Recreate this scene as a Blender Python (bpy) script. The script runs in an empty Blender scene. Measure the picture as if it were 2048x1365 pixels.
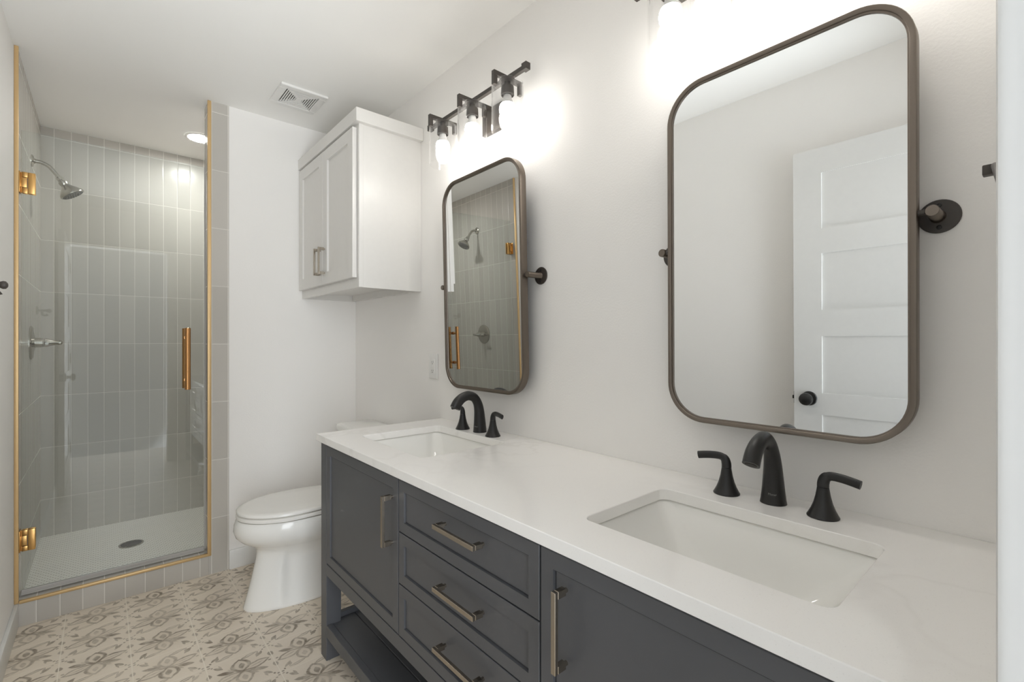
import bpy, bmesh, math, random
from mathutils import Vector, Matrix
random.seed(4)
S = bpy.context.scene
COL = S.collection
PI = math.pi

# ------------------------------------------------------------------ camera, world, exposure
cam = bpy.data.cameras.new('camera')
co = bpy.data.objects.new('camera', cam); COL.objects.link(co)
co.location = (-1.187, 0.0, 1.2023)
co.rotation_euler = (PI / 2, 0, -0.7145)
cam.sensor_width = 36.0
cam.lens = 943.15 / 2048 * 36.0
cam.clip_start = 0.02
S.camera = co

W = bpy.data.worlds.new('world'); S.world = W
W.use_nodes = True
bgn = W.node_tree.nodes['Background']
bgn.inputs[0].default_value = (0.90, 0.95, 1.0, 1)
# made-up world glow: dim core keeps glass reflections faint, bright ring lights far end
DIM, BRIGHT, ABOVE = 0.7, 6.6, 0.85   # straight back, around it, off to the sides and above
_wt = W.node_tree
def _wn(op, a, b=None):
    n = _wt.nodes.new('ShaderNodeMath'); n.operation = op
    for i, v in enumerate((a, b)):
        if isinstance(v, bpy.types.NodeSocket): _wt.links.new(v, n.inputs[i])
        elif v is not None: n.inputs[i].default_value = v
    return n.outputs[0]
_tc = _wt.nodes.new('ShaderNodeTexCoord'); _sx = _wt.nodes.new('ShaderNodeSeparateXYZ'); _wt.links.new(_tc.outputs['Generated'], _sx.inputs[0])
_rr = _wn('SQRT', _wn('ADD', _wn('POWER', _wn('MULTIPLY', _sx.outputs[0], 1.8), 2.0), _wn('POWER', _sx.outputs[2], 2.0)))
_mr = _wt.nodes.new('ShaderNodeMapRange'); _wt.links.new(_rr, _mr.inputs[0])
for _i, _v in enumerate((0.20, 0.30, DIM, BRIGHT)): _mr.inputs[_i + 1].default_value = _v
_hi = _wt.nodes.new('ShaderNodeMapRange'); _wt.links.new(_rr, _hi.inputs[0])
for _i, _v in enumerate((0.65, 0.85, 0.0, ABOVE - BRIGHT)): _hi.inputs[_i + 1].default_value = _v
_lo = _wt.nodes.new('ShaderNodeMapRange'); _wt.links.new(_sx.outputs[2], _lo.inputs[0])      # added boost for light coming from below, lifts the bathroom ceiling
for _i, _v in enumerate((-0.60, -0.25, 2.6, 0.93)): _lo.inputs[_i + 1].default_value = _v
_wt.links.new(_wn('MULTIPLY', _wn('ADD', _mr.outputs[0], _hi.outputs[0]), _lo.outputs[0]), bgn.inputs[1])
BULB = 36.0          # vanity bulbs
CAN = 150.0           # shower downlight
S.view_settings.view_transform = 'Standard'
S.view_settings.look = 'None'
S.view_settings.gamma = 1.0
S.view_settings.use_curve_mapping = False
S.view_settings.exposure = 0.32
S.cycles.use_denoising = True
S.cycles.max_bounces = 14
S.cycles.diffuse_bounces = 8
S.cycles.glossy_bounces = 6
S.cycles.transparent_max_bounces = 24
S.cycles.caustics_reflective = False
S.cycles.caustics_refractive = False
S.cycles.sample_clamp_indirect = 8.0
pl = bpy.data.lights.new('doorway_daylight', 'AREA'); pl.shape = 'RECTANGLE'; pl.size = 0.78; pl.size_y = 2.08
pl.cycles.is_portal = True
po = bpy.data.objects.new('doorway_daylight', pl); COL.objects.link(po)
po.location = (-1.075, -0.115, 1.035); po.rotation_euler = (PI / 2, 0, 0)

# ------------------------------------------------------------------ materials
def lin(r, g, b):
    f = lambda c: (c / 255 / 12.92) if c / 255 <= 0.04045 else ((c / 255 + 0.055) / 1.055) ** 2.4
    return (f(r), f(g), f(b), 1)

class NT:
    """tiny node-graph helper"""
    def __init__(s, name):
        s.m = bpy.data.materials.new(name); s.m.use_nodes = True
        s.t = s.m.node_tree; s.n = s.t.nodes; s.l = s.t.links
        s.b = s.n['Principled BSDF']; s.out = s.n['Material Output']
    def put(s, sock, v):
        if isinstance(v, bpy.types.NodeSocket): s.l.new(v, sock)
        elif v is not None: sock.default_value = v
    def math(s, op, a, b=None, c=None, clamp=False):
        n = s.n.new('ShaderNodeMath'); n.operation = op; n.use_clamp = clamp
        for i, v in enumerate((a, b, c)):
            if v is not None: s.put(n.inputs[i], v)
        return n.outputs[0]
    def pos(s):
        g = s.n.new('ShaderNodeNewGeometry')
        x = s.n.new('ShaderNodeSeparateXYZ'); s.l.new(g.outputs['Position'], x.inputs[0])
        return g.outputs['Position'], x.outputs[0], x.outputs[1], x.outputs[2]
    def vec(s, x=0.0, y=0.0, z=0.0):
        n = s.n.new('ShaderNodeCombineXYZ')
        for i, v in enumerate((x, y, z)): s.put(n.inputs[i], v)
        return n.outputs[0]
    def noise(s, vec, scale, detail=3.0, rough=0.55):
        n = s.n.new('ShaderNodeTexNoise'); n.inputs['Scale'].default_value = scale
        n.inputs['Detail'].default_value = detail; n.inputs['Roughness'].default_value = rough
        if vec is not None: s.l.new(vec, n.inputs['Vector'])
        return n.outputs['Fac']
    def ramp(s, v, a, b, lo=0.0, hi=1.0):
        n = s.n.new('ShaderNodeMapRange'); n.inputs[1].default_value = a; n.inputs[2].default_value = b
        n.inputs[3].default_value = lo; n.inputs[4].default_value = hi; s.put(n.inputs[0], v)
        return n.outputs[0]
    def mix(s, f, a, b):
        n = s.n.new('ShaderNodeMix'); n.data_type = 'RGBA'
        s.put(n.inputs[0], f); s.put(n.inputs[6], a); s.put(n.inputs[7], b)
        return n.outputs[2]
    def bump(s, h, strength=0.2, dist=0.001):
        n = s.n.new('ShaderNodeBump'); n.inputs['Strength'].default_value = strength
        n.inputs['Distance'].default_value = dist; s.l.new(h, n.inputs['Height'])
        s.l.new(n.outputs[0], s.b.inputs['Normal'])
    def base(s, col, rough=0.5, metal=0.0, spec=None, coat=None):
        s.put(s.b.inputs['Base Color'], col); s.put(s.b.inputs['Roughness'], rough); s.b.inputs['Metallic'].default_value = metal
        if spec is not None: s.b.inputs['Specular IOR Level'].default_value = spec
        if coat is not None: s.b.inputs['Coat Weight'].default_value = coat; s.b.inputs['Coat Roughness'].default_value = 0.05

def simple(name, col, rough=0.5, metal=0.0, nscale=40.0, var=0.04, bump=0.0, bscale=300.0, spec=None, coat=None):
    t = NT(name)
    tc = t.n.new('ShaderNodeTexCoord').outputs['Object']
    f = t.noise(tc, nscale, 2.0)
    c2 = tuple(min(1, c * (1 - var)) for c in col[:3]) + (1,)
    t.base(t.mix(f, col, c2), rough, metal, spec, coat)
    if bump: t.bump(t.noise(tc, bscale, 2.0), bump, 0.001)
    return t.m

def wall_paint(name, col, bump=0.25):
    t = NT(name); p, x, y, z = t.pos()
    f = t.noise(p, 3.0, 2.0)
    t.base(t.mix(f, col, tuple(c * 0.985 for c in col[:3]) + (1,)), 0.62, spec=0.3)
    t.bump(t.noise(p, 170.0, 2.0, 0.5), bump, 0.0016)
    return t.m

def brushed(name, col, rough=0.32):
    t = NT(name)
    tc = t.n.new('ShaderNodeTexCoord').outputs['Object']
    mp = t.n.new('ShaderNodeMapping'); mp.inputs['Scale'].default_value = (400, 400, 12)
    t.l.new(tc, mp.inputs[0])
    f = t.noise(mp.outputs[0], 3.0, 2.0)
    t.base(col, t.ramp(f, 0, 1, rough - 0.03, rough + 0.03), 1.0)
    return t.m

def wall_tile(name, axis, off):
    """stacked vertical 3 x 12 inch glazed tile; axis = which horizontal coordinate runs along the wall"""
    t = NT(name); p, x, y, z = t.pos()
    h = x if axis == 'x' else y
    u = t.math('DIVIDE', t.math('SUBTRACT', h, off), 0.0735)
    v = t.math('DIVIDE', t.math('ADD', z, 0.0135), 0.3)
    fu, fv = t.math('FRACT', u), t.math('FRACT', v)
    du = t.math('MULTIPLY', t.math('MINIMUM', fu, t.math('SUBTRACT', 1.0, fu)), 0.0735)
    dv = t.math('MULTIPLY', t.math('MINIMUM', fv, t.math('SUBTRACT', 1.0, fv)), 0.3)
    d = t.math('MINIMUM', du, dv)
    tile = t.ramp(d, 0.0009, 0.0017)
    hh = t.ramp(d, 0.0006, 0.006)
    wn = t.n.new('ShaderNodeTexWhiteNoise'); wn.noise_dimensions = '2D'
    t.l.new(t.vec(t.math('FLOOR', u), t.math('FLOOR', v)), wn.inputs['Vector'])
    r = wn.outputs['Value']
    body = t.mix(r, lin(194, 190, 183), lin(185, 181, 174))
    t.base(t.mix(tile, lin(222, 219, 212), body), t.ramp(tile, 0, 1, 0.7, 0.22), spec=0.32)
    hn = t.math('ADD', t.math('MULTIPLY', hh, 1.0), t.math('MULTIPLY', t.noise(p, 14.0, 1.0), 0.5))
    t.bump(hn, 0.40, 0.0014)
    return t.m

def mosaic():
    """small white hexagon mosaic on the shower floor"""
    t = NT('white_hexagon_mosaic'); p, x, y, z = t.pos()
    sc = 1 / 0.0190
    px, py = t.math('MULTIPLY', x, sc), t.math('MULTIPLY', y, sc)
    R3 = 3 ** 0.5
    def cell(ox, oy):
        a = t.math('SUBTRACT', t.math('FLOORED_MODULO', t.math('ADD', px, ox), 1.0), 0.5)
        b = t.math('SUBTRACT', t.math('FLOORED_MODULO', t.math('ADD', py, oy), R3), R3 / 2)
        a, b = t.math('ABSOLUTE', a), t.math('ABSOLUTE', b)
        return t.math('MAXIMUM', a, t.math('ADD', t.math('MULTIPLY', a, 0.5), t.math('MULTIPLY', b, R3 / 2)))
    d = t.math('MINIMUM', cell(0.0, 0.0), cell(0.5, R3 / 2))
    tile = t.ramp(d, 0.415, 0.455, 1.0, 0.0)
    t.base(t.mix(tile, lin(190, 186, 178), lin(246, 244, 239)), 0.3)
    t.bump(t.ramp(d, 0.36, 0.46, 1.0, 0.0), 0.5, 0.0012)
    return t.m

def floor_tile():
    """8 inch cement-look tile printed with a washed grey-brown flower"""
    t = NT('flower_printed_floor_tile'); p, x, y, z = t.pos()
    T = 0.2032
    u0 = t.math('DIVIDE', t.math('ADD', x, 0.70), T); v0 = t.math('DIVIDE', t.math('SUBTRACT', y, 2.854), T)
    u = t.math('SUBTRACT', t.math('FRACT', u0), 0.5); v = t.math('SUBTRACT', t.math('FRACT', v0), 0.5)
    wn = t.n.new('ShaderNodeTexWhiteNoise'); wn.noise_dimensions = '2D'
    t.l.new(t.vec(t.math('FLOOR', u0), t.math('FLOOR', v0)), wn.inputs['Vector'])
    rnd = wn.outputs['Value']
    flip = t.math('SUBTRACT', t.math('MULTIPLY', t.math('GREATER_THAN', rnd, 0.55), 2.0), 1.0)   # some tiles are laid the other way round
    u = t.math('MULTIPLY', u, flip); v = t.math('MULTIPLY', v, flip)
    wash = t.noise(p, 22.0, 3.0, 0.6)
    fine = t.noise(p, 70.0, 3.0, 0.65)
    # hand-painted wobble
    wob = t.math('MULTIPLY', t.math('SUBTRACT', t.noise(p, 40.0, 2.0), 0.5), 0.05)
    u = t.math('ADD', u, wob); v = t.math('SUBTRACT', v, wob)
    acc = None
    def ell(cx, cy, ang, a, b, power=2.0):
        ca, sa = math.cos(math.radians(ang)), math.sin(math.radians(ang))
        dx, dy = t.math('SUBTRACT', u, cx), t.math('SUBTRACT', v, cy)
        q = t.math('MULTIPLY_ADD', dx, ca / a, t.math('MULTIPLY', dy, sa / a))
        w = t.math('MULTIPLY_ADD', dx, -sa / b, t.math('MULTIPLY', dy, ca / b))
        q2 = t.math('MULTIPLY', q, q)
        if power == 1:       # pointed leaf: |w| < 1 - q^2
            return t.math('ADD', q2, t.math('ABSOLUTE', w))
        return t.math('SQRT', t.math('ADD', q2, t.math('MULTIPLY', w, w)))
    def add(m, k):
        nonlocal acc
        m = t.math('MULTIPLY', m, k)
        acc = m if acc is None else t.math('MAXIMUM', acc, m)
    def solid(cx, cy, ang, a, b, k, pw=1): add(t.ramp(ell(cx, cy, ang, a, b, pw), 0.75, 1.02, 1.0, 0.0), k)
    def ring(cx, cy, ang, a, b, k, th=0.3, pw=2, inner=0.25):
        e = ell(cx, cy, ang, a, b, pw)
        o = t.ramp(e, 0.93, 1.04, 1.0, 0.0)
        i = t.ramp(e, 1 - th - 0.1, 1 - th + 0.06, inner, 1.0)
        add(t.math('MULTIPLY', o, i), k)
    ring(0.0, 0.185, 90, 0.205, 0.165, 1.0, 0.36, 1, 0.12)     # upper bud: pointed, dark outline, pale inside
    solid(0.012, 0.165, 90, 0.10, 0.06, 0.8, 1)
    ring(0.0, -0.185, 90, 0.20, 0.155, 0.72, 0.36, 1, 0.12)    # lower bud, more washed out
    solid(0.0, -0.20, 90, 0.09, 0.05, 0.5, 1)
    ring(0.235, 0.055, 12, 0.235, 0.105, 0.9, 0.36, 1, 0.15)   # long side petals
    solid(0.235, 0.055, 12, 0.13, 0.016, 0.6, 1)
    ring(-0.235, -0.055, 12, 0.235, 0.10, 0.8, 0.38, 1, 0.15)
    solid(-0.235, -0.055, 12, 0.12, 0.016, 0.55, 1)
    solid(0.23, -0.115, -24, 0.17, 0.055, 0.85, 1)
    solid(-0.25, 0.115, -22, 0.15, 0.055, 1.0, 1)
    solid(0.13, -0.12, -46, 0.15, 0.04, 0.6, 1)
    solid(-0.13, 0.12, -46, 0.13, 0.03, 0.55, 1)
    for sx in (-1, 1):
        for sy in (-1, 1):
            solid(0.33 * sx, 0.33 * sy, 45 * sx * sy, 0.10, 0.038, 0.85)
            solid(0.30 * sx, 0.37 * sy, 70 * sx * sy, 0.07, 0.02, 0.7)
            solid(0.415 * sx, 0.425 * sy, 0, 0.022, 0.022, 0.9, 2)
            solid(0.462 * sx, 0.468 * sy, 0, 0.026, 0.022, 0.8, 2)
        ring(0.17 * sx, 0.40 * sx, 14, 0.16, 0.038, 0.75, 0.5, 1, 0.3)
        solid(0.5 * sx, 0.20, 0, 0.055, 0.075, 0.8, 2)
        solid(0.5 * sx, -0.17, 0, 0.05, 0.07, 0.65, 2)
        solid(0.44 * sx, 0.02 * sx, 0, 0.03, 0.022, 0.85, 2)
    r = t.math('SQRT', t.math('ADD', t.math('MULTIPLY', u, u), t.math('MULTIPLY', v, v)))
    add(t.ramp(r, 0.0, 0.10, 1.0, 0.0), 0.75)
    add(t.ramp(r, 0.10, 0.42, 1.0, 0.0), 0.20)
    fade = t.ramp(wash, 0.32, 0.60, 0.45, 1.1)
    fade = t.math('MULTIPLY', fade, t.ramp(rnd, 0, 1, 0.75, 1.05))
    pat = t.math('MULTIPLY', t.math('MULTIPLY', acc, fade), t.ramp(fine, 0.3, 0.6, 0.75, 1.0), clamp=True)
    ground = t.mix(wash, lin(218, 206, 188), lin(226, 215, 200))
    colr = t.mix(t.math('MULTIPLY', pat, 0.92), ground, lin(116, 103, 86))
    uu, vv = t.math('FRACT', u0), t.math('FRACT', v0)
    d = t.math('MINIMUM', t.math('MINIMUM', uu, t.math('SUBTRACT', 1.0, uu)), t.math('MINIMUM', vv, t.math('SUBTRACT', 1.0, vv)))
    joint = t.ramp(d, 0.006, 0.010, 1.0, 0.0)
    t.base(t.mix(joint, colr, lin(230, 221, 206)), t.ramp(joint, 0, 1, 0.42, 0.8), spec=0.4)
    t.bump(t.ramp(d, 0.004, 0.014), 0.3, 0.001)
    return t.m

def quartz():
    t = NT('white_quartz'); p, x, y, z = t.pos()
    n1 = t.noise(p, 2.2, 4.0, 0.6)
    vein = t.ramp(t.math('ABSOLUTE', t.math('SUBTRACT', n1, 0.5)), 0.0, 0.02, 1.0, 0.0)
    vein = t.math('MULTIPLY', vein, t.ramp(t.noise(p, 1.1, 1.0), 0.45, 0.7))
    speck = t.ramp(t.noise(p, 420.0, 1.0), 0.66, 0.74)
    c = t.mix(t.math('MULTIPLY', vein, 0.22), lin(246, 244, 241), lin(205, 201, 195))
    t.base(t.mix(t.math('MULTIPLY', speck, 0.10), c, lin(170, 166, 160)), 0.14, spec=0.5)
    return t.m

def thin_glass(name, tint, ior=1.45, rough=0.0):
    t = NT(name); t.n.remove(t.b)
    tr = t.n.new('ShaderNodeBsdfTransparent'); tr.inputs[0].default_value = tint
    gl = t.n.new('ShaderNodeBsdfGlossy'); gl.inputs['Roughness'].default_value = rough; gl.inputs[0].default_value = (1, 1, 1, 1)
    g = t.n.new('ShaderNodeNewGeometry'); dt = t.n.new('ShaderNodeVectorMath'); dt.operation = 'DOT_PRODUCT'
    t.l.new(g.outputs['Normal'], dt.inputs[0]); t.l.new(g.outputs['Incoming'], dt.inputs[1])
    f0 = ((ior - 1) / (ior + 1)) ** 2          # Schlick, the same from either side of the pane
    k = t.math('POWER', t.math('SUBTRACT', 1.0, t.math('ABSOLUTE', dt.outputs['Value']), clamp=True), 5.0)
    fac = t.math('MULTIPLY_ADD', k, 1 - f0, f0)
    mx = t.n.new('ShaderNodeMixShader')
    t.l.new(fac, mx.inputs[0]); t.l.new(tr.outputs[0], mx.inputs[1]); t.l.new(gl.outputs[0], mx.inputs[2])
    t.l.new(mx.outputs[0], t.out.inputs[0])
    return t.m

def glow(name, col, strength):
    t = NT(name); t.n.remove(t.b)
    e = t.n.new('ShaderNodeEmission'); e.inputs[0].default_value = col; e.inputs[1].default_value = strength
    t.l.new(e.outputs[0], t.out.inputs[0])
    return t.m

M_WALL = wall_paint('white_wall_paint', lin(241, 239, 236))
M_CEIL = wall_paint('white_ceiling_paint', lin(244, 243, 240), 0.1)
M_TRIM = simple('white_trim_paint', lin(226, 226, 224), 0.35)
M_WHITECAB = simple('white_cabinet_paint', lin(221, 219, 215), 0.34)
M_GREY = simple('slate_cabinet_paint', lin(86, 87, 90), 0.40, var=0.06)
M_TILEX = wall_tile('grey_stacked_wall_tile', 'x', -1.402)
M_TILEY = wall_tile('grey_stacked_side_tile', 'y', 2.854)
M_TILEP = wall_tile('grey_stacked_pillar_tile', 'x', -0.7640)
M_MOSAIC = mosaic()
M_FLOOR = floor_tile()
M_QUARTZ = quartz()
M_CERAMIC = simple('white_glazed_ceramic', lin(236, 235, 231), 0.07, var=0.01, spec=0.5)
M_SEAT = simple('white_toilet_seat_plastic', lin(234, 232, 227), 0.18, var=0.01)
M_NICKEL = simple('brushed_nickel', lin(172, 163, 150), 0.27, metal=1.0, var=0.03)
M_CHROME = brushed('satin_shower_nickel', lin(186, 182, 174), 0.20)
M_BLACK = simple('matte_black_metal', lin(30, 29, 28), 0.36, var=0.1, spec=0.5)
M_BRONZE = brushed('brushed_gunmetal', lin(122, 113, 104), 0.34)
M_DARK = simple('dark_bronze_paint', lin(66, 60, 55), 0.42, var=0.08)
M_GOLD = brushed('satin_gold', lin(214, 170, 108), 0.30)
M_GOLDTRIM = simple('satin_gold_edge', lin(220, 188, 138), 0.40, metal=0.5)
M_COPPER = brushed('aged_gold', lin(196, 146, 96), 0.20)
M_MIRROR = NT('silvered_mirror'); M_MIRROR.base((0.84, 0.85, 0.845, 1), 0.0, 1.0); M_MIRROR = M_MIRROR.m
M_GLASS = thin_glass('shower_glass', (0.925, 0.945, 0.94, 1), 1.5)
M_SHADE = thin_glass('clear_shade_glass', (0.985, 0.985, 0.985, 1), 1.36)
M_SEAL = simple('clear_grey_seal', lin(182, 179, 175), 0.25)
M_PLASTIC = simple('white_plastic', lin(232, 231, 228), 0.35)
M_SLOT = simple('dark_slot', lin(52, 48, 44), 0.7)
M_BULB = glow('lit_bulb', (1.0, 0.962, 0.905, 1), BULB)
M_CAN = glow('lit_downlight', (1.0, 0.99, 0.955, 1), CAN)
M_ROUGHGREY = simple('grey_lettering', lin(122, 120, 117), 0.5)

# ------------------------------------------------------------------ mesh helpers
def bx(bm, x0, x1, y0, y1, z0, z1, bev=0.0, seg=2, mi=0):
    vs = [bm.verts.new((x, y, z)) for x in (x0, x1) for y in (y0, y1) for z in (z0, z1)]
    F = [(0, 1, 3, 2), (4, 6, 7, 5), (0, 4, 5, 1), (2, 3, 7, 6), (0, 2, 6, 4), (1, 5, 7, 3)]
    fs = [bm.faces.new([vs[i] for i in f]) for f in F]
    for f in fs: f.material_index = mi
    if bev > 0:
        es = list({e for f in fs for e in f.edges})
        r = bmesh.ops.bevel(bm, geom=es, offset=bev, segments=seg, affect='EDGES', profile=0.5)
        for f in r['faces']: f.material_index = mi

def loft(bm, loops, cap=True, closed=True, mi=0):
    """loops: list of equal-length point lists, skinned in order"""
    rows = [[bm.verts.new(p) for p in L] for L in loops]
    n = len(rows[0]); fs = []
    for a, b in zip(rows[:-1], rows[1:]):
        for i in range(n if closed else n - 1):
            j = (i + 1) % n
            fs.append(bm.faces.new((a[i], a[j], b[j], b[i])))
    if cap:
        fs.append(bm.faces.new(list(reversed(rows[0])))); fs.append(bm.faces.new(rows[-1]))
    for f in fs: f.material_index = mi
    return rows

def frame_axes(d):
    d = Vector(d).normalized()
    a = Vector((0, 0, 1)) if abs(d.z) < 0.9 else Vector((1, 0, 0))
    u = d.cross(a).normalized(); return u, d.cross(u).normalized()

def lathe(bm, origin, axis, prof, n=32, cap=True, mi=0):
    """prof: (distance along axis, radius)"""
    o = Vector(origin); d = Vector(axis).normalized(); u, v = frame_axes(d)
    loops = [[o + d * h + (u * math.cos(2 * PI * i / n) + v * math.sin(2 * PI * i / n)) * max(r, 1e-5) for i in range(n)] for h, r in prof]
    return loft(bm, loops, cap, mi=mi)

def tube(bm, pts, rad, n=16, flat=1.0, up=None, cap=True):
    """tube along points; rad a number or list; flat squashes along the second axis"""
    P = [Vector(p) for p in pts]; loops = []
    prev = None
    for i, p in enumerate(P):
        d = (P[min(i + 1, len(P) - 1)] - P[max(i - 1, 0)]).normalized()
        if up is not None: u = d.cross(Vector(up)).normalized()
        elif prev is None: u = frame_axes(d)[0]
        else: u = (prev - d * prev.dot(d)).normalized()
        prev = u; v = d.cross(u).normalized()
        r = rad[i] if isinstance(rad, (list, tuple)) else rad
        k = flat[i] if isinstance(flat, (list, tuple)) else flat
        loops.append([p + u * math.cos(2 * PI * j / n) * r + v * math.sin(2 * PI * j / n) * r * k for j in range(n)])
    loft(bm, loops, cap)

def smooth_path(pts, k=6):
    """Catmull-Rom"""
    P = [Vector(p) for p in pts]; out = []
    for i in range(len(P) - 1):
        p0, p1, p2, p3 = P[max(i - 1, 0)], P[i], P[i + 1], P[min(i + 2, len(P) - 1)]
        for j in range(k):
            t = j / k
            out.append(0.5 * ((2 * p1) + (p2 - p0) * t + (2 * p0 - 5 * p1 + 4 * p2 - p3) * t * t + (3 * p1 - p0 - 3 * p2 + p3) * t ** 3))
    out.append(P[-1]); return out

def rrect(y0, y1, z0, z1, r, n=10):
    """rounded rectangle in (y,z): list of (y,z,ny,nz) counter-clockwise"""
    out = []
    for cy, cz, a0 in ((y1 - r, z1 - r, 0), (y0 + r, z1 - r, 90), (y0 + r, z0 + r, 180), (y1 - r, z0 + r, 270)):
        for i in range(n + 1):
            a = math.radians(a0 + 90 * i / n)
            out.append((cy + r * math.cos(a), cz + r * math.sin(a), math.cos(a), math.sin(a)))
    return out

def fix(bm, merge=False):
    if merge: bmesh.ops.remove_doubles(bm, verts=bm.verts, dist=1e-6)
    bmesh.ops.recalc_face_normals(bm, faces=bm.faces)

def obj(name, bm, mat, parent=None, smooth=None, loc=None, rot=None, merge=False):
    fix(bm, merge)
    me = bpy.data.meshes.new(name); bm.to_mesh(me); bm.free()
    for m in (mat if isinstance(mat, (list, tuple)) else [mat]): me.materials.append(m)
    o = bpy.data.objects.new(name, me); COL.objects.link(o)
    if smooth is not None:
        ang = math.radians(smooth)
        for p in me.polygons: p.use_smooth = True
        b2 = bmesh.new(); b2.from_mesh(me)
        for e in b2.edges:
            if len(e.link_faces) == 2 and e.calc_face_angle(0) > ang: e.smooth = False
        b2.to_mesh(me); b2.free()
    if loc: o.location = loc
    if rot: o.rotation_euler = rot
    if parent is not None:
        o.parent = parent
        o.matrix_parent_inverse = Matrix.Identity(4)
    return o

def NB(): return bmesh.new()
def tag(o, label, cat, group=None):
    o['label'] = label; o['category'] = cat
    if group: o['group'] = group
    return o
def thing(name, label, cat, loc=(0, 0, 0), rot=(0, 0, 0), group=None):
    o = bpy.data.objects.new(name, None); COL.objects.link(o); o.empty_display_size = 0.05
    o.location = loc; o.rotation_euler = rot
    return tag(o, label, cat, group)
def struct(name, bm, mat, label, cat, smooth=None, parent=None):
    o = obj(name, bm, mat, parent, smooth); o['kind'] = 'structure'
    if parent is None: tag(o, label, cat)
    return o
def box_struct(name, dims, mat, label, cat, bev=0.0):
    b = NB(); bx(b, *dims, bev); return struct(name, b, mat, label, cat, smooth=40 if bev else None)
def copy_tree(o, parent=None):
    c = o.copy(); COL.objects.link(c)
    if parent is not None: c.parent = parent
    for ch in list(o.children): copy_tree(ch, c)
    return c

# ------------------------------------------------------------------ room shell
XL, YP, YB, ZC = -1.468, 2.854, 3.823, 2.44
box_struct('floor', (XL - .1, 0.1, -0.8, YP + .12, -0.06, 0.0), M_FLOOR, 'patterned floor of square flower printed tiles', 'floor')
box_struct('ceiling', (XL - .1, 0.1, -0.11, YB + .1, ZC, ZC + .08), M_CEIL, 'plain white painted ceiling over bathroom and shower', 'ceiling')
box_struct('wall_right', (0.0, 0.1, -0.11, YB + .1, 0, ZC), M_WALL, 'white textured wall behind both mirrors and the vanity', 'wall')
box_struct('wall_left', (XL - .1, XL, -0.11, YP, 0, ZC), M_WALL, 'white wall opposite the mirrors, running up to the shower', 'wall')
box_struct('wall_shower_left', (XL - .1, XL + .010, YP, YB + .1, 0, ZC), M_TILEY, 'grey tiled side wall carrying the shower head and valve', 'wall')
box_struct('wall_back', (XL + .010, 0.0, YB, YB + .1, 0, ZC), M_TILEX, 'grey stacked tile wall at the back of the shower', 'wall')
box_struct('wall_shower_right', (-0.012, 0.0, YP + .12, YB, 0.0, ZC), M_TILEY, 'grey tiled far right wall inside the shower', 'wall')
box_struct('wall_partition', (-0.686, 0.0, YP, YP + .12, 0, ZC), M_WALL, 'white wall beside the toilet, between toilet and shower', 'wall')
box_struct('wall_tiled_end', (-0.777, -0.686, YP - .003, YP + .121, 0, ZC), M_TILEP, 'narrow grey tiled pillar at the right of the shower door', 'wall')
b = NB()
bx(b, -0.692, 0.0, -0.11, 0.009, 0, ZC); bx(b, XL - .1, -1.458, -0.11, 0.009, 0, ZC); bx(b, -1.458, -0.692, -0.11, 0.009, 2.075, ZC)
struct('wall_front', b, M_WALL, 'white wall around the entrance doorway', 'wall')
box_struct('floor_shower', (XL + .010, -0.012, YP + .119, YB, 0.0, 0.07), M_MOSAIC, 'white small hexagon mosaic floor of the shower', 'floor')
box_struct('trim_curb', (XL + .010, -0.777, YP - .003, YP + .122, 0, 0.105), M_TILEX, 'low grey tiled curb under the shower door', 'curb', 0.0015)
box_struct('baseboard_back', (-0.686, 0.0, YP - .014, YP, 0, 0.10), M_TRIM, 'white baseboard along the wall beside the toilet', 'baseboard', 0.003)
box_struct('baseboard_left', (XL, XL + .014, 0.03, YP - .004, 0, 0.10), M_TRIM, 'white baseboard along the left wall up to the shower curb', 'baseboard', 0.003)
box_struct('baseboard_right', (-0.014, 0.0, 1.87, YP - .014, 0, 0.10), M_TRIM, 'white baseboard behind the toilet', 'baseboard', 0.003)
# gold tile edges
box_struct('trim_1', (XL, XL + .0135, YP - .006, YP + .006, 0.10, ZC), M_GOLDTRIM, 'vertical gold tile edge on the left wall', 'trim', 0.002)
box_struct('trim_2', (XL + .0138, -0.7775, YP - .0075, YP + .010, 0.096, 0.110), M_GOLDTRIM, 'horizontal gold tile edge along the shower curb', 'trim', 0.004)
box_struct('trim_3', (-0.782, -0.765, YP - .007, YP + .006, 0.096, ZC), M_GOLDTRIM, 'vertical gold tile edge on the tiled pillar', 'trim', 0.003)
# doorway casing and jamb
b = NB()
bx(b, -0.700, -0.625, 0.009, 0.0285, 0, 2.14, 0.004); struct('trim_4', b, M_TRIM, 'white door casing standing right beside the viewer', 'trim', 40)
b = NB()
bx(b, -0.7035, -0.692, -0.11, 0.0105, 0, 2.075, 0.001); struct('trim_5', b, M_TRIM, 'white door jamb lining the entrance opening', 'trim', 40)

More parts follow.
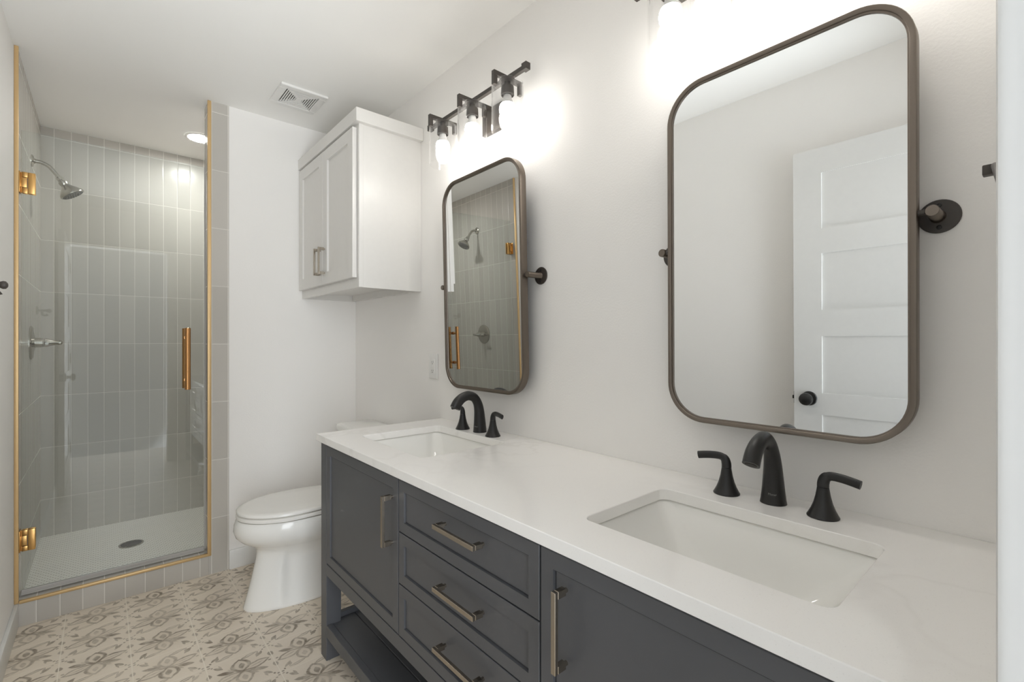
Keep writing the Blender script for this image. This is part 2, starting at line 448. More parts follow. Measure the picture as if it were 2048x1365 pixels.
# ------------------------------------------------------------------ entrance door, swung open against the left wall
def make_door():
    y0, y1, x0, x1, H0, H1 = 0.045, 0.812, XL + .022, XL + .057, 0.012, 2.062
    b = NB()
    st = 0.115
    rails = [(H0, 0.225), (0.843 - .36 - .11, 0.843 - .36), (0.846, 0.945), (1.205, 1.325), (1.582, 1.695), (1.948, H1)]
    rails[1] = (0.482, 0.600)
    bx(b, x0 + .0065, x1 - .0065, y0 + .02, y1 - .02, H0 + .02, H1 - .02)
    bx(b, x0, x1, y0, y0 + st, H0, H1); bx(b, x0, x1, y1 - st, y1, H0, H1)
    for a, c in rails: bx(b, x0, x1, y0 + st, y1 - st, a, c)
    d = struct('door_1', b, M_TRIM, 'white panelled entrance door swung open, seen in the large mirror', 'door', 30)
    k = NB()
    lathe(k, (x1, 0.748, 0.918), (1, 0, 0), [(0, .032), (.004, .033), (.008, .030), (.010, .013), (.030, .011), (.034, .024), (.046, .029), (.056, .027), (.062, .018), (.063, .002)])
    o = obj('door_knob', k, M_BLACK, d, 40); o['label'] = 'black round knob'
    l = NB(); bx(l, x0 + .005, x1 - .005, y1, y1 + .003, 0.89, 0.945); bx(l, x0 + .010, x1 - .012, y1 + .003, y1 + .012, 0.91, 0.926, .002)
    obj('latch', l, M_BLACK, d)
    for z in (0.25, 1.05, 1.85):
        h = NB(); lathe(h, (x1 + .004, y0 - .006, z - .045), (0, 0, 1), [(0, .006), (.09, .006)], 12)
        obj('hinge', h, M_BLACK, d, 40)
make_door()

# ------------------------------------------------------------------ vanity
def pull(parent, vertical, c, length, mat=None):
    """square bar pull on the front plane x=c[0]; one mesh"""
    x, y, z = c; so, t = 0.035, 0.011
    b = NB()
    if vertical:
        bx(b, x - so, x - so + t * .75, y - t / 2, y + t / 2, z - length / 2, z + length / 2, .0008, 1)
        for s in (-1, 1):
            zc = z + s * (length / 2 - .007)
            bx(b, x - so + t * .75, x - .006, y - t / 2, y + t / 2, zc - .007, zc + .007, .0008, 1)
            lathe(b, (x - .0062, y, zc), (1, 0, 0), [(0, .0045), (.0062, .0045)], 12)
    else:
        bx(b, x - so, x - so + t * .75, y - length / 2, y + length / 2, z - t / 2, z + t / 2, .0008, 1)
        for s in (-1, 1):
            yc = y + s * (length / 2 - .007)
            bx(b, x - so + t * .75, x - .006, yc - .007, yc + .007, z - t / 2, z + t / 2, .0008, 1)
            lathe(b, (x - .0062, yc, z), (1, 0, 0), [(0, .0045), (.0062, .0045)], 12)
    return obj('handle', b, mat or M_NICKEL, parent, 30)

def inset_front(b, xf, xb, y0, y1, z0, z1, st, rec=.006, ease=.0012, quirk=0.0):
    """flat frame with eased edges round a recessed panel, front toward -x, one closed skin"""
    def L(x, d): return [(x, y0 + d, z0 + d), (x, y1 - d, z0 + d), (x, y1 - d, z1 - d), (x, y0 + d, z1 - d)]
    loft(b, [L(xb, 0), L(xf + ease, 0), L(xf, ease), L(xf, st), L(xf + rec + quirk, st + .0006)] + ([L(xf + rec + quirk, st + .0032), L(xf + rec, st + .0038)] if quirk else []))

def make_vanity():
    t = thing('vanity_cabinet', 'slate grey double vanity cabinet with open shelf below', 'cabinet', (-0.28, 0.935, 0))
    inv = Matrix.Translation((0.28, -0.935, 0))
    XF, XK, Y0, Y1, ZT = -0.554, -0.02, 0.022, 1.848, 0.819
    LW = 0.056
    def P(name, b, m, par=t, sm=30):
        o = obj(name, b, m, par, sm)
        if par is t: o.location = (0.28, -0.935, 0)
        return o
    b = NB()                         # carcass with face frame and recessed bays
    bx(b, XF + .022, XK, Y0 + .004, Y0 + .022, 0.322, ZT); bx(b, XF + .022, XK, Y1 - .022, Y1 - .004, 0.322, ZT)
    bx(b, XK - .012, XK, Y0 + .02, Y1 - .02, 0.322, ZT)
    bx(b, XF + .022, XK, Y0 + .02, Y1 - .02, 0.330, 0.350)
    bx(b, XF, XF + .022, Y0 + LW, Y1 - LW, 0.322, 0.3655, .001, 1)
    bx(b, XF + .004, XF + .022, Y0 + LW, Y1 - LW, 0.812, ZT)
    bx(b, XF + .020, XF + .026, Y0 + LW, Y1 - LW, 0.36, 0.815)
    for ys in (0.648, 1.222): bx(b, XF + .010, XF + .03, ys - .008, ys + .008, 0.36, 0.815)
    P('body', b, M_GREY)
    for y in (Y0, Y1 - LW):
        for x in (XF, XK - LW):
            b = NB(); bx(b, x, x + LW, y, y + LW, 0.0, ZT, .0015, 1); P('leg', b, M_GREY)
    b = NB()                         # slatted shelf: rails and boards
    bx(b, XF, XF + .022, Y0 + LW, Y1 - LW, 0.090, 0.135, .001, 1)
    bx(b, XK - .03, XK - .01, Y0 + LW, Y1 - LW, 0.090, 0.135, .001, 1)
    for y in (Y0 + .012, Y1 - .032): bx(b, XF + LW, XK - LW, y, y + .02, 0.090, 0.150, .001, 1)
    n = 5; w = (XK - .03 - XF - .022) / n
    for i in range(n):
        x = XF + .022 + i * w
        bx(b, x + .0012, x + w - .0012, Y0 + .034, Y1 - .034, 0.112, 0.132, .0015, 1)
    P('shelf', b, M_GREY)
    for y0, y1, hy in ((1.224, 1.789, 1.258), (0.081, 0.646, 0.580)):
        b = NB(); inset_front(b, XF, XF + .02, y0, y1, 0.369, 0.810, .033, .005, quirk=.003)
        d = P('door', b, M_GREY)
        pull(d, True, (XF, hy, 0.686), 0.146)
    for z0, z1, hz in ((0.664, 0.810, 0.755), (0.5175, 0.6605, 0.604), (0.369, 0.514, 0.458)):
        b = NB(); inset_front(b, XF, XF + .02, 0.6505, 1.2195, z0, z1, .030, .005, quirk=.003)
        d = P('drawer', b, M_GREY)
        pull(d, False, (XF, 0.902, hz), 0.166)
make_vanity()

# countertop with two sink cut-outs
ZK, CT = 0.8458, 0.026
SINKS = [(-0.455, -0.118, 1.262, 1.712), (-0.458, -0.160, 0.192, 0.624)]
def rr_xy(x0, x1, y0, y1, r, n=6):
    return [(p[0], p[1]) for p in [(a[0], a[1]) for a in rrect(x0, x1, y0, y1, r, n)]]
def make_counter():
    b = NB()
    X0, X1, Y0, Y1 = -0.5685, -0.001, 0.0105, 1.863
    outer = [(X0, Y0), (X1, Y0), (X1, Y1), (X0, Y1)]
    holes = [rr_xy(x0, x1, y0, y1, 0.022) for x0, x1, y0, y1 in SINKS]
    def ring_edges(pts, z):
        vs = [b.verts.new((x, y, z)) for x, y in pts]
        return vs, [b.edges.new((vs[i], vs[(i + 1) % len(vs)])) for i in range(len(vs))]
    lo, hi = ZK - CT, ZK
    allv = {}
    for z in (lo, hi):
        es = []; loops = []
        for pts in [outer] + holes:
            vs, e = ring_edges(pts, z); es += e; loops.append(vs)
        bmesh.ops.triangle_fill(b, use_beauty=True, use_dissolve=False, edges=es)
        allv[z] = loops
    for la, lb in zip(allv[lo], allv[hi]):
        for i in range(len(la)):
            j = (i + 1) % len(la); b.faces.new((la[i], la[j], lb[j], lb[i]))
    o = obj('countertop', b, M_QUARTZ, None, 30)
    bv = o.modifiers.new('edge', 'BEVEL'); bv.width = 0.0016; bv.segments = 2; bv.limit_method = 'ANGLE'; bv.angle_limit = math.radians(50)
    tag(o, 'long white quartz countertop on the slate vanity', 'countertop')
make_counter()

def make_sink(x0, x1, y0, y1, label):
    cx, cy = (x0 + x1) / 2, (y0 + y1) / 2
    t = thing('sink', label, 'sink', (cx, cy, ZK - CT), group='undermount sinks')
    zt = -0.0008
    hw, hl = (x1 - x0) / 2 + .006, (y1 - y0) / 2 + .006
    def L(dx, dy, r, z): return [(p[0], p[1], z) for p in rrect(-hw + dx, hw - dx, -hl + dy, hl - dy, r, 8)]
    b = NB()
    loops = [L(-.016, -.016, .04, zt), L(0, 0, .03, zt), L(.004, .004, .030, -.006), L(.026, .050, .040, -.062), L(.042, .085, .05, -.100),
             L(.065, .115, .055, -.122), L(.100, .150, .04, -.130), L(hw - .022, hl - .022, .0215, -.134)]
    out = [L(-.016, -.016, .04, zt - .010), L(-.006, -.006, .03, -.014), L(.012, .030, .05, -.080), L(.055, .100, .06, -.134), L(hw - .03, hl - .03, .029, -.146)]
    loft(b, list(reversed(loops)) + out, cap=False)
    o = obj('basin', b, M_CERAMIC, t, 50)
    d = NB(); lathe(d, (0, 0, -.134), (0, 0, 1), [(-.03, .018), (0, .0215), (.002, .022), (.003, .019), (.0015, .015), (.0015, .001)], 28)
    obj('drain', d, M_BLACK, t, 40)
make_sink(*SINKS[0], 'white rectangular undermount sink below the small far mirror')
make_sink(*SINKS[1], 'white rectangular undermount sink below the large near mirror')

# ------------------------------------------------------------------ faucets
def make_faucet(y, label):
    t = thing('faucet', label, 'faucet', (-0.070, y, ZK), group='black widespread faucets')
    # spout: flared oval foot, tapering neck, gooseneck ending in a broad mouth
    path = smooth_path([(0.0, 0, 0.0002), (0.0, 0, 0.004), (0.0, 0, 0.016), (-0.001, 0, 0.045), (-0.004, 0, 0.085), (-0.012, 0, 0.115), (-0.029, 0, 0.137), (-0.055, 0, 0.146),
                        (-0.082, 0, 0.140), (-0.104, 0, 0.124), (-0.117, 0, 0.103)], 5)
    R0 = [(0, .0268), (.2, .0256), (.3, .0234), (.4, .0206), (.5, .0184), (.6, .0174), (.75, .0184), (.9, .0208), (1, .0215)]
    def rr(s):
        for (a, ra), (c, rc) in zip(R0[:-1], R0[1:]):
            if s <= c: return ra + (rc - ra) * (s - a) / (c - a)
        return R0[-1][1]
    n = len(path)
    b = NB(); tube(b, path, [rr(i / (n - 1)) for i in range(n)], 28, [1.0 - 0.24 * max(0.0, min(1.0, (i / (n - 1) - .1) / .5)) for i in range(n)], up=(0, 1, 0))
    s = obj('spout', b, M_BLACK, t, 45)
    a = NB(); e, d = path[-1], (path[-1] - path[-2]).normalized()
    lathe(a, e - d * .001, d, [(0, .0115), (.002, .0115)], 20); obj('aerator', a, M_SLOT, s)
    f = bpy.data.curves.new('lettering', 'FONT'); f.body = 'Pfister'; f.size = 0.0066; f.align_x = 'CENTER'; f.extrude = 0.0002
    tmp = bpy.data.objects.new('lettering', f); COL.objects.link(tmp)
    dg = bpy.context.evaluated_depsgraph_get(); me = bpy.data.meshes.new_from_object(tmp.evaluated_get(dg))
    bpy.data.objects.remove(tmp)
    me.materials.append(M_ROUGHGREY)
    lo = bpy.data.objects.new('lettering', me); COL.objects.link(lo); lo.parent = s
    # wrap the flat word onto the curved foot, facing the viewer
    az = math.atan2(0 - 0.27, -1.0)
    for v in me.vertices:
        zz = 0.022 + v.co.y
        sfr = zz / 0.30; r = 0.0254 - 0.078 * max(0.0, zz - 0.016) + 0.0003 + v.co.z
        aa = az + v.co.x / 0.0248
        v.co = Vector((0.0 + r * math.cos(aa), r * math.sin(aa), zz))
    # lever handles on flared bases
    for sg, hy in ((1, 0.097), (-1, -0.099)):
        x0 = -0.014
        b = NB(); lathe(b, (x0, hy, 0), (0, 0, 1), [(0, .0285), (.002, .0290), (.006, .0265), (.016, .0215), (.028, .0170), (.042, .0135), (.056, .0112), (.0605, .0106)], 32)
        h = obj('handle', b, M_BLACK, t, 40)
        c = NB()
        pp = smooth_path([(x0, hy, .0612), (x0, hy + sg * .0005, .070), (x0, hy + sg * .004, .0795), (x0 - .001, hy + sg * .014, .0850), (x0 - .003, hy + sg * .032, .0850), (x0 - .006, hy + sg * .050, .0828), (x0 - .008, hy + sg * .065, .0800)], 5)
        m = len(pp)
        tube(c, pp, [.0108 + (-.002 if i / m > .4 else -.005 * max(0, i / m - .2)) for i in range(m)], 18, [1.0 - .42 * min(1, (i / (m - 1)) / .6) for i in range(m)], up=(1, 0, 0))
        obj('lever', c, M_BLACK, h, 45)
make_faucet(1.480, 'matte black widespread faucet at the far sink under the small mirror')
make_faucet(0.408, 'matte black widespread faucet at the near sink under the large mirror')

# ------------------------------------------------------------------ mirrors
def make_mirror(y0, y1, z0, z1, tilt, yaw, label):
    yc, zc = (y0 + y1) / 2, 1.436
    px = -0.060
    t = thing('pivot_mirror', label, 'mirror', (px, yc, zc), group='rounded rectangular pivot mirrors')
    R = Matrix.Rotation(yaw, 4, 'Z') @ Matrix.Rotation(tilt, 4, 'Y')
    hw = (y1 - y0) / 2; a0, a1 = z0 - zc, z1 - zc
    def place(bm): bmesh.ops.transform(bm, matrix=R, verts=bm.verts)
    path = rrect(-hw, hw, a0, a1, 0.095, 14)
    b = NB()
    prof = [(0, .014), (0, -.011), (-.001, -.0125), (-.0095, -.0125), (-.0105, -.0115), (-.0105, -.009), (-.0135, -.0085), (-.0135, -.005), (-.0135, .014)]
    loops = [[(d, y + ny * o, z + nz * o) for (y, z, ny, nz) in path] for o, d in prof]
    loft(b, loops + [loops[0]], cap=False)
    place(b); f = obj('frame', b, M_BRONZE, t, 50, merge=True)
    g = NB(); inn = rrect(-hw + .012, hw - .012, a0 + .012, a1 - .012, 0.084, 14)
    loft(g, [[(-.0055, y, z) for y, z, _, _ in inn], [(.004, y, z) for y, z, _, _ in inn]]); place(g)
    obj('mirror_glass', g, M_MIRROR, t, 40)
    k = NB(); bk = rrect(-hw + .012, hw - .012, a0 + .012, a1 - .012, 0.084, 14)
    loft(k, [[(.0045, y, z) for y, z, _, _ in bk], [(.010, y, z) for y, z, _, _ in bk]]); place(k)
    obj('backing', k, M_DARK, t)
    for s in (-1, 1):
        yy = s * (hw + .018)
        m = NB()
        lathe(m, (-px - .0005, yy + s * .004, 0), (-1, 0, 0), [(0, .031), (.002, .0315), (.0035, .0305), (.004, .002)], 40)
        mo = obj('wall_mount', m, M_DARK, t, 40)
        p = NB(); lathe(p, (-px - .004, yy + s * .002, 0), (-1, 0, 0), [(0, .0125), (.003, .0105), (.062, .0105), (.0635, .0095), (.0637, .001)], 28)
        obj('post', p, M_BRONZE, mo, 40)
        q = NB(); lathe(q, (0.0, yy, 0), (0, -s, 0), [(-.004, .0055), (.018, .0055)], 16); obj('pivot_pin', q, M_DARK, mo, 40)
        for dz in (-.0205, .0205):
            c = NB(); lathe(c, (-px - .0045, yy + s * .004, dz), (-1, 0, 0), [(0, .0042), (.0012, .0038), (.0018, .0018), (.0006, .0016), (.0006, .0002)], 14)
            obj('screw', c, M_BLACK, mo, 40)
make_mirror(1.230, 1.738, 1.004, 1.872, -math.radians(1.4), -0.005, 'gunmetal framed pivot mirror over the far sink, reflecting the shower')
make_mirror(0.165, 0.665, 1.000, 1.852, -math.radians(0.4), 0.0, 'gunmetal framed pivot mirror over the near sink, reflecting the white door')

# ------------------------------------------------------------------ vanity lights
def make_light(yc, label):
    xb = -0.115; zb = 2.122; s = 0.0075
    t = thing('vanity_light', label, 'light fixture', (xb, yc, zb), group='three bulb vanity lights')
    b = NB(); bx(b, -xb - .020, -xb - .0005, -.062, .062, -.088, .012, .002); plate = obj('backplate', b, M_DARK, t, 30)
    b = NB(); bx(b, s, -xb - .019, -s, s, -s, s, .0006, 1); obj('stem', b, M_DARK, plate, 30)
    b = NB(); bx(b, -s, s, -.313, .313, -s, s, .0008, 1)
    for k in (-1, 1): bx(b, -.0105, .0105, min(k * .292, k * .315), max(k * .292, k * .315), -.0105, .0135, .0008, 1)
    obj('crossbar', b, M_DARK, t, 30)
    for k in (-1, 0, 1):
        y = k * 0.2085
        b = NB()
        bx(b, -.066, .066, y - s, y + s, -s + .0003, s + .0003, .0006, 1)
        bx(b, -.066, -.051, y - s, y + s, -.040, -s, .0006, 1); bx(b, .051, .066, y - s, y + s, -.040, -s, .0006, 1)
        lathe(b, (0, y, -s + .0005), (0, 0, -1), [(0, .030), (.003, .030), (.0035, .024)], 28)
        arm = obj('arm', b, M_DARK, t, 30)
        b = NB(); lathe(b, (0, y, -.0115), (0, 0, -1), [(0, .011), (.015, .011), (.016, .0220), (.046, .0235), (.0475, .021), (.042, .019)], 28)
        obj('socket', b, M_DARK, arm, 40)
        b = NB()
        ro, ri, zt, zl = .0565, .0538, -.0165, -.186
        n = 56
        lathe(b, (0, y, 0), (0, 0, 1), [(zt, .0235), (zt, ro - .003), (zt - .003, ro), (zl + .001, ro), (zl, ro - .001), (zl, ri + .001), (zl + .001, ri), (zt - .006, ri), (zt - .003, ri - .002), (zt - .003, .0235), (zt, .0235)], n, cap=False)
        obj('glass_shade', b, M_SHADE, t, 40, merge=True)
        b = NB()
        lathe(b, (0, y, -.056), (0, 0, -1), [(0, .0125), (.006, .0145), (.014, .0155), (.026, .0200), (.0335, .0245)], 28, mi=1)
        lathe(b, (0, y, -.0895), (0, 0, -1), [(0, .0245), (.008, .0275), (.017, .0290), (.027, .0280), (.037, .0235), (.044, .0155), (.0475, .006), (.048, .0005)], 28, mi=0)
        obj('light_bulb', b, [M_BULB, M_PLASTIC], t, 60)
make_light(1.4685, 'dark bronze three bulb vanity light above the small far mirror')
make_light(0.4220, 'dark bronze three bulb vanity light above the large near mirror')

# ------------------------------------------------------------------ wall cabinet over the toilet
def make_wall_cabinet():
    t = thing('wall_cabinet', 'white two door wall cabinet hung above the toilet', 'cabinet', (-0.16, 2.45, 1.446))
    off = (0.16, -2.45, -1.446)
    def P(name, b, m, par=t, sm=30):
        o = obj(name, b, m, par, sm)
        if par is t: o.location = off
        return o
    Y0, Y1, XD, XFF = 2.054, 2.852, -0.298, -0.318
    Z0, Z1 = 1.446, 2.19
    b = NB()
    bx(b, XD, -.001, Y0, Y0 + .018, Z0, Z1); bx(b, XD, -.001, Y1 - .018, Y1, Z0, Z1)
    bx(b, XD, -.001, Y0 + .017, Y1 - .017, Z0 + .034, Z0 + .050); bx(b, XD, -.001, Y0 + .017, Y1 - .017, Z1 - .02, Z1)
    bx(b, -.012, -.001, Y0 + .017, Y1 - .017, Z0 + .05, Z1 - .02); bx(b, -.030, -.0012, Y0 + .017, Y1 - .017, Z0, Z0 + .034)
    bx(b, XFF, XD, Y0 - .003, Y0 + .038, Z0, Z1, .0012, 1); bx(b, XFF, XD, Y1 - .040, Y1, Z0, Z1, .0012, 1)
    bx(b, XFF, XD, Y0 + .036, Y1 - .038, Z0, Z0 + .052, .0012, 1); bx(b, XFF, XD, Y0 + .036, Y1 - .038, Z1 - .055, Z1, .0012, 1)
    P('body', b, M_WHITECAB)
    b = NB(); bx(b, -.340, -.0015, Y0 - .026, Y1, 2.182, 2.242, .0015, 1); P('crown', b, M_WHITECAB)
    for y0, y1, hy in ((2.071, 2.4495, 2.420), (2.4525, 2.832, 2.483)):
        b = NB()
        z0, z1, st, xf, xb = 1.490, 2.168, .058, -.340, -.320
        inset_front(b, xf, xb, y0, y1, z0, z1, st, .009)
        d = P('door', b, M_WHITECAB)
        pull(d, True, (xf, hy, 1.606), 0.136)
make_wall_cabinet()

# ------------------------------------------------------------------ toilet
def egg(xf, xb, hw, z, yc=0.0, n=120, pf=2.0, pb=3.2):
    """outline elongated toward -x: round front, squarer back"""
    xm = xf + (xb - xf) * 0.47; out = []
    for i in range(n):
        a = 2 * PI * i / n; c, s = math.cos(a), math.sin(a)
        p = pf if c < 0 else pb
        ax = (xm - xf) if c < 0 else (xb - xm)
        out.append((xm + ax * math.copysign(abs(c) ** (2 / p), c), yc + hw * math.copysign(abs(s) ** (2 / p), s), z))
    return out
def make_toilet():
    yc = 2.372
    t = thing('toilet', 'white two piece elongated toilet between vanity and shower wall', 'toilet', (-0.36, yc, 0))
    def P(name, b, m, par=t, sm=45):
        o = obj(name, b, m, par, sm)
        if par is t: o.location = (0.36, 0, 0)
        return o
    b = NB()          # bowl: bulging rim body over a waisted pedestal, trapway bulge behind
    loft(b, [egg(-.712, -.115, .112, .0005), egg(-.7145, -.112, .1145, .006), egg(-.712, -.115, .113, .016), egg(-.700, -.125, .107, .060), egg(-.682, -.135, .102, .130), egg(-.667, -.145, .101, .200), egg(-.662, -.15, .102, .224),
             egg(-.660, -.155, .106, .245), egg(-.664, -.165, .116, .266), egg(-.690, -.175, .138, .286), egg(-.722, -.185, .160, .306), egg(-.744, -.195, .175, .330), egg(-.7525, -.20, .1815, .356),
             egg(-.7500, -.205, .1815, .380), egg(-.744, -.21, .178, .400), egg(-.738, -.212, .174, .4065), egg(-.70, -.24, .14, .4065)])
    for v in b.verts:               # recessed side panel with a hollow before the rear foot
        x, y, z = v.co
        if z < .262 and x > -.60:
            g = math.exp(-((x + .345) / .022) ** 2) * .020 + .015 * (1 / (1 + math.exp(-(x + .560) / .004)))
            g *= 1 / (1 + math.exp((z - .235) / .006)) * (1 / (1 + math.exp(-(z - .028) / .006)))
            v.co.y -= math.copysign(min(g, abs(y)), y)
    bx(b, -.30, -.03, -.15, .15, .30, .405, .03, 4)
    P('bowl', b, M_CERAMIC).location = (0.36, 0, 0)
    b = NB()
    loft(b, [egg(-.738, -.275, .176, .4110), egg(-.742, -.272, .1795, .4135), egg(-.742, -.272, .1795, .4240), egg(-.738, -.274, .176, .4275)])
    for s in (-1, 1): bx(b, -.66, -.62, s * .11 - .012, s * .11 + .012, .4065, .412)
    bx(b, -.735, -.705, -.014, .014, .427, .4325, .001, 1)
    P('seat', b, M_SEAT)
    b = NB()
    loft(b, [egg(-.735, -.268, .1745, .4325), egg(-.741, -.264, .1785, .4350), egg(-.741, -.264, .1785, .4430), egg(-.736, -.268, .174, .4480), egg(-.715, -.285, .158, .4505), egg(-.62, -.36, .09, .4520)])
    for s in (-1, 1): bx(b, -.275, -.235, s * .075 - .02, s * .075 + .02, .408, .440, .006, 3)
    P('lid', b, M_SEAT)
    b = NB()
    def rx(x0, x1, hy, r, z): return [(p[0], p[1], z) for p in rrect(x0, x1, -hy, hy, r, 8)]
    loft(b, [rx(-.195, -.020, .195, .03, .403), rx(-.205, -.016, .208, .035, .44), rx(-.214, -.014, .222, .04, .58), rx(-.218, -.013, .228, .04, .715)])
    P('tank', b, M_CERAMIC)
    b = NB()
    loft(b, [rx(-.219, -.011, .230, .04, .7155), rx(-.226, -.009, .237, .045, .720), rx(-.226, -.009, .237, .045, .742), rx(-.220, -.011, .232, .042, .750), rx(-.205, -.02, .218, .035, .753)])
    P('tank_lid', b, M_CERAMIC)
    b = NB(); lathe(b, (-.218, .165, .655), (-1, 0, 0), [(0, .015), (.006, .015), (.010, .010), (.018, .009)], 20)
    tube(b, [(-.232, .170, .655), (-.234, .14, .652), (-.236, .095, .645)], [.007, .006, .0075], 12)
    P('flush_lever', b, M_CHROME)
    for s in (-1, 1):
        b = NB(); lathe(b, (-.30, s * .119, .030), (0, 0, 1), [(-.02, .016), (.0, .015), (.010, .012), (.014, .004), (.0142, .0005)], 16); P('bolt_cap', b, M_SEAT)
make_toilet()

# ------------------------------------------------------------------ shower door
def make_shower_door():
    yg = 2.910
    t = thing('shower_door', 'frameless clear glass shower door with gold hinges', 'shower door', (XL + .01, yg, 0.12))
    off = (-(XL + .01), -yg, -0.12)
    def P(name, b, m, par=t, sm=30):
        o = obj(name, b, m, par, sm)
        if par is t: o.location = off
        return o
    b = NB(); bx(b, XL + .016, -.7890, yg - .005, yg + .005, 0.132, 2.108, .0008, 1); P('glass_panel', b, M_GLASS)
    b = NB(); bx(b, XL + .016, -.7890, yg - .007, yg + .007, 0.112, 0.1315, .002, 1); bx(b, XL + .016, -.7890, yg - .012, yg - .0075, 0.112, 0.118, .001, 1); P('bottom_seal', b, M_SEAL)
    b = NB(); bx(b, -.7888, -.7815, yg - .005, yg + .005, 0.118, 2.108, .001, 1); P('edge_seal', b, M_SEAL)
    for z in (1.883, 0.345):
        b = NB()
        for s in (-1, 1):
            y0, y1 = sorted((yg + s * .0055, yg + s * .0135))
            # C-shaped leaf round the knuckle, then the knuckle block
            bx(b, XL + .037, XL + .060, y0, y1, z - .045, z + .045, .002, 2)
            bx(b, XL + .018, XL + .0372, y0, y1, z + .0235, z + .045, .002, 2); bx(b, XL + .018, XL + .0372, y0, y1, z - .045, z - .0235, .002, 2)
            bx(b, XL + .0125, XL + .0345, y0, y1, z - .0205, z + .0205, .0012, 2)
        bx(b, XL + .0105, XL + .0145, yg - .024, yg + .024, z - .045, z + .045, .0015, 2)
        lathe(b, (XL + .0165, yg, z - .044), (0, 0, 1), [(0, .0055), (.088, .0055)], 16)
        P('hinge', b, M_GOLD)
    b = NB()
    xh = -.865
    for s in (-1, 1):
        y = yg + s * .052
        lathe(b, (xh, y, 0.958), (0, 0, 1), [(0, .011), (.001, .0125), (.309, .0125), (.310, .011)], 24)
    for z in (1.005, 1.220):
        lathe(b, (xh, yg - .045, z), (0, 1, 0), [(0, .008), (.038, .008), (.0385, .011), (.0400, .011)], 20)
        lathe(b, (xh, yg + .045, z), (0, -1, 0), [(0, .008), (.038, .008), (.0385, .011), (.0400, .011)], 20)
    P('handle', b, M_COPPER)
make_shower_door()

# ------------------------------------------------------------------ shower fittings
def make_shower_head():
    t = thing('showerhead', 'brushed nickel bell shower head on a curved wall arm', 'shower head', (XL + .010, 3.365, 2.108))
    b = NB(); lathe(b, (0, 0, 0), (1, 0, 0), [(0, .030), (.003, .030), (.007, .024), (.010, .013), (.014, .012)], 30); obj('flange', b, M_CHROME, t, 40)
    pts = smooth_path([(.008, 0, 0), (.035, 0, -.001), (.062, 0, -.014), (.085, 0, -.042), (.101, 0, -.066)], 6)
    b = NB(); tube(b, pts, .0095, 18); obj('arm', b, M_CHROME, t, 50)
    d = Vector((.56, 0, -.83)).normalized(); o = Vector((.098, 0, -.062))
    b = NB(); lathe(b, o, d, [(0, .012), (.004, .015), (.016, .015), (.018, .012), (.026, .019), (.036, .019), (.044, .016), (.056, .026), (.068, .037), (.084, .050), (.092, .0535), (.097, .0525), (.098, .048)], 40)
    h = obj('head', b, M_CHROME, t, 35)
    b = NB(); lathe(b, o + d * .0978, d, [(0, .047), (.003, .045), (.0035, .001)], 36)
    u, v = frame_axes(d)
    for r, n in ((.012, 6), (.024, 12), (.037, 18)):
        for i in range(n):
            a = 2 * PI * i / n
            lathe(b, o + d * .1005 + u * (r * math.cos(a)) + v * (r * math.sin(a)), d, [(0, .0026), (.0038, .0016)], 8)
    obj('spray_face', b, M_ROUGHGREY, h, 40)
make_shower_head()
def make_valve():
    t = thing('shower_valve', 'brushed nickel shower valve with round plate and lever', 'shower valve', (XL + .010, 3.322, 1.194))
    b = NB(); lathe(b, (0, 0, 0), (1, 0, 0), [(0, .083), (.004, .083), (.008, .078), (.010, .060), (.014, .040), (.016, .028)], 48); obj('escutcheon', b, M_CHROME, t, 35)
    b = NB(); lathe(b, (.014, 0, 0), (1, 0, 0), [(0, .024), (.030, .023), (.031, .020), (.036, .020), (.037, .0225), (.044, .0215), (.060, .016), (.076, .0115), (.086, .010), (.088, .0115), (.096, .011), (.101, .006), (.102, .001)], 32)
    obj('handle', b, M_CHROME, t, 35)
    b = NB(); tube(b, smooth_path([(.052, 0, 0), (.058, -.030, -.002), (.062, -.062, -.004), (.063, -.084, -.004)], 5), [.008] * 10 + [.0065] * 6, 14); obj('lever', b, M_CHROME, t, 45)
make_valve()
b = NB()
lathe(b, (0, 0, 0), (0, 0, 1), [(-.004, .055), (.002, .056), (.003, .052)], 40)
dr = obj('shower_drain', b, M_CHROME, None, 40); dr.location = (-1.068, 3.375, 0.0705)
tag(dr, 'round grey metal drain grate in the white shower floor', 'drain')
b = NB()
for i in range(-4, 5):
    L = math.sqrt(.047 ** 2 - (i * .0105) ** 2)
    bx(b, -L, L, i * .0105 - .0028, i * .0105 + .0028, .0031, .0037)
sl = obj('grate_slots', b, M_SLOT, dr); sl['label'] = 'dark slots'

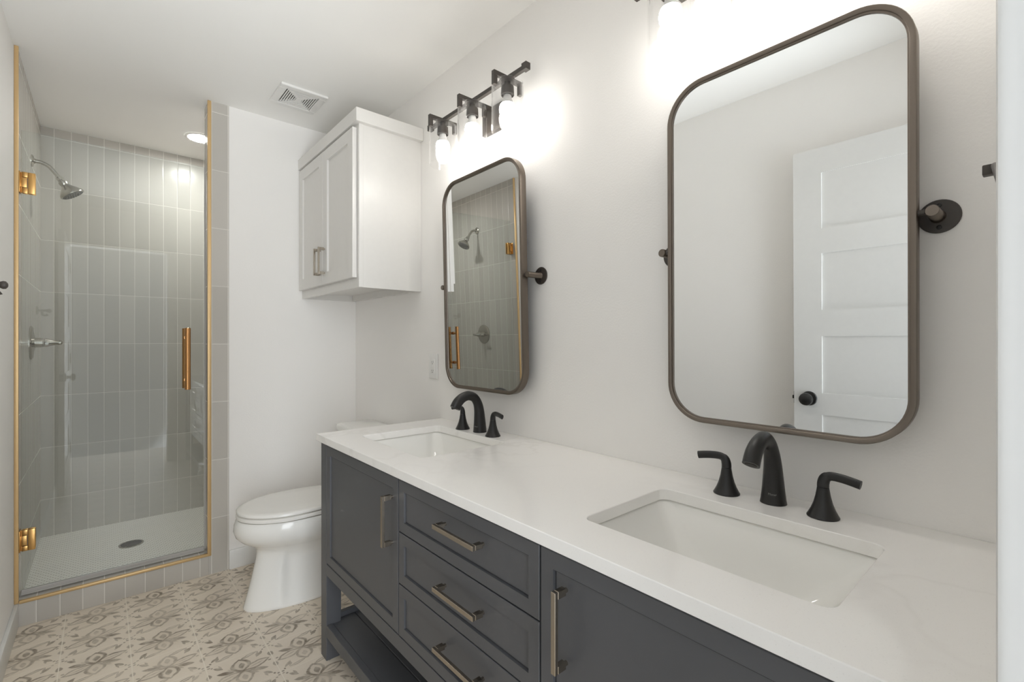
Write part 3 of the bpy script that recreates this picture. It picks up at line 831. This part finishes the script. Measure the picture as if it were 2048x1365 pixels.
# ------------------------------------------------------------------ small fittings
def make_vent():
    x0, x1, y0, y1 = -.545, -.325, 2.412, 2.643
    t = thing('exhaust_vent', 'square white slotted exhaust fan grille on the ceiling', 'vent', ((x0 + x1) / 2, (y0 + y1) / 2, ZC))
    hx, hy = (x1 - x0) / 2, (y1 - y0) / 2
    b = NB()
    m = .034
    for a in ((-hx, hx, -hy, -hy + m), (-hx, hx, hy - m, hy), (-hx, -hx + m, -hy + m, hy - m), (hx - m, hx, -hy + m, hy - m)):
        bx(b, a[0], a[1], a[2], a[3], -.012, -.0005, .002, 1)
    obj('frame', b, M_PLASTIC, t, 30)
    b = NB(); bx(b, -hx + m, hx - m, -hy + m, hy - m, -.0022, -.0005); obj('dark_interior', b, M_SLOT, t)
    b = NB()          # concentric square louvres
    n = 7; sx, sy = (hx - m) / (n + .6), (hy - m) / (n + .6)
    for i in range(n):
        ax, ay = hx - m - i * sx, hy - m - i * sy
        wx, wy = sx * .56, sy * .56
        ox, oy = ax - sx * .44, ay - sy * .44
        for k, q in enumerate(((-ox, ox, -oy, -oy + wy * 1.3), (-ox, ox, oy - wy * 1.3, oy), (-ox, -ox + wx, -oy + wy, oy - wy), (ox - wx, ox, -oy + wy, oy - wy))):
            if q[1] - q[0] > 0 and q[3] - q[2] > 0: bx(b, *q, -.0105, -.0026 if k < 2 else -.0085)
    bx(b, -.014, .014, -.016, .016, -.011, -.0026)
    obj('louvres', b, M_PLASTIC, t)
make_vent()
def make_can():
    t = thing('recessed_light', 'round lit recessed downlight in the shower ceiling', 'light', (-.738, 3.415, ZC))
    b = NB(); lathe(b, (0, 0, -.0005), (0, 0, -1), [(0, .082), (.003, .081), (.005, .066), (.001, .064)], 48, cap=False); obj('trim_ring', b, M_PLASTIC, t, 40)
    b = NB(); lathe(b, (0, 0, -.0008), (0, 0, -1), [(0, .0638), (.0022, .0638)], 48); obj('lens', b, M_CAN, t)
make_can()
def make_outlet():
    yc, zc = 1.931, 1.083
    t = thing('wall_outlet', 'white wall outlet on the wall left of the small mirror', 'outlet', (-.001, yc, zc))
    b = NB(); bx(b, -.007, 0, -.0365, .0365, -.059, .059, .003, 3); obj('cover_plate', b, M_PLASTIC, t, 40)
    b = NB(); bx(b, -.0095, -.006, -.0168, .0168, -.0335, .0335, .0015, 2)
    bx(b, -.0105, -.009, -.006, .006, -.0055, -.0010); bx(b, -.0105, -.009, -.006, .006, .0010, .0055)
    o = obj('receptacle', b, M_PLASTIC, t, 40)
    for z in (-.020, .020):
        b = NB()
        for dy, h in ((-.0063, .0040), (.0063, .0032)): bx(b, -.0099, -.0094, dy - .0009, dy + .0009, z - h, z + h)
        lathe(b, (-.0094, 0, z - .0085), (-1, 0, 0), [(0, .0024), (.0005, .0024)], 12)
        obj('socket_slots', b, M_SLOT, o)
make_outlet()
def make_towel_ring():
    t = thing('towel_ring', 'dark bronze towel ring on the wall beside the doorway', 'towel ring', (-.245, .0095, 1.4425))
    b = NB(); bx(b, -.022, .022, 0, .006, -.022, .022, .002); obj('wall_plate', b, M_DARK, t, 40)
    b = NB(); bx(b, -.006, .006, .006, .046, -.006, .006, .0015, 2); bx(b, -.0075, .0075, .045, .0585, -.0072, .0072, .0015, 2); obj('post', b, M_DARK, t, 40)
    b = NB(); r = .078; n = 40
    pts = [(r * math.sin(2 * PI * i / n), .0455 - .22 * (r - r * math.cos(2 * PI * i / n)), -(r - r * math.cos(2 * PI * i / n)) + .003) for i in range(n + 1)]
    tube(b, pts, .0042, 12, up=(0, 1, 0.2)); obj('ring', b, M_DARK, t, 50)
make_towel_ring()
def make_hook():
    t = thing('robe_hook', 'small dark robe hook on the left wall near the shower', 'hook', (XL + .0005, 2.10, 1.373))
    b = NB(); lathe(b, (0, 0, 0), (1, 0, 0), [(0, .024), (.004, .024), (.007, .020)], 30); obj('wall_plate', b, M_DARK, t, 40)
    b = NB(); lathe(b, (.006, 0, 0), (1, 0, 0), [(0, .007), (.036, .006), (.039, .010), (.045, .0125), (.051, .0115), (.055, .006), (.056, .001)], 24); obj('peg', b, M_DARK, t, 40)
    b = NB(); tube(b, smooth_path([(.022, 0, -.003), (.024, 0, -.018), (.030, 0, -.026), (.039, 0, -.026), (.046, 0, -.022)], 5), [.0055] * 16 + [.006, .0065, .007, .0075, .0075], 14); obj('lower_prong', b, M_DARK, t, 45)
make_hook()
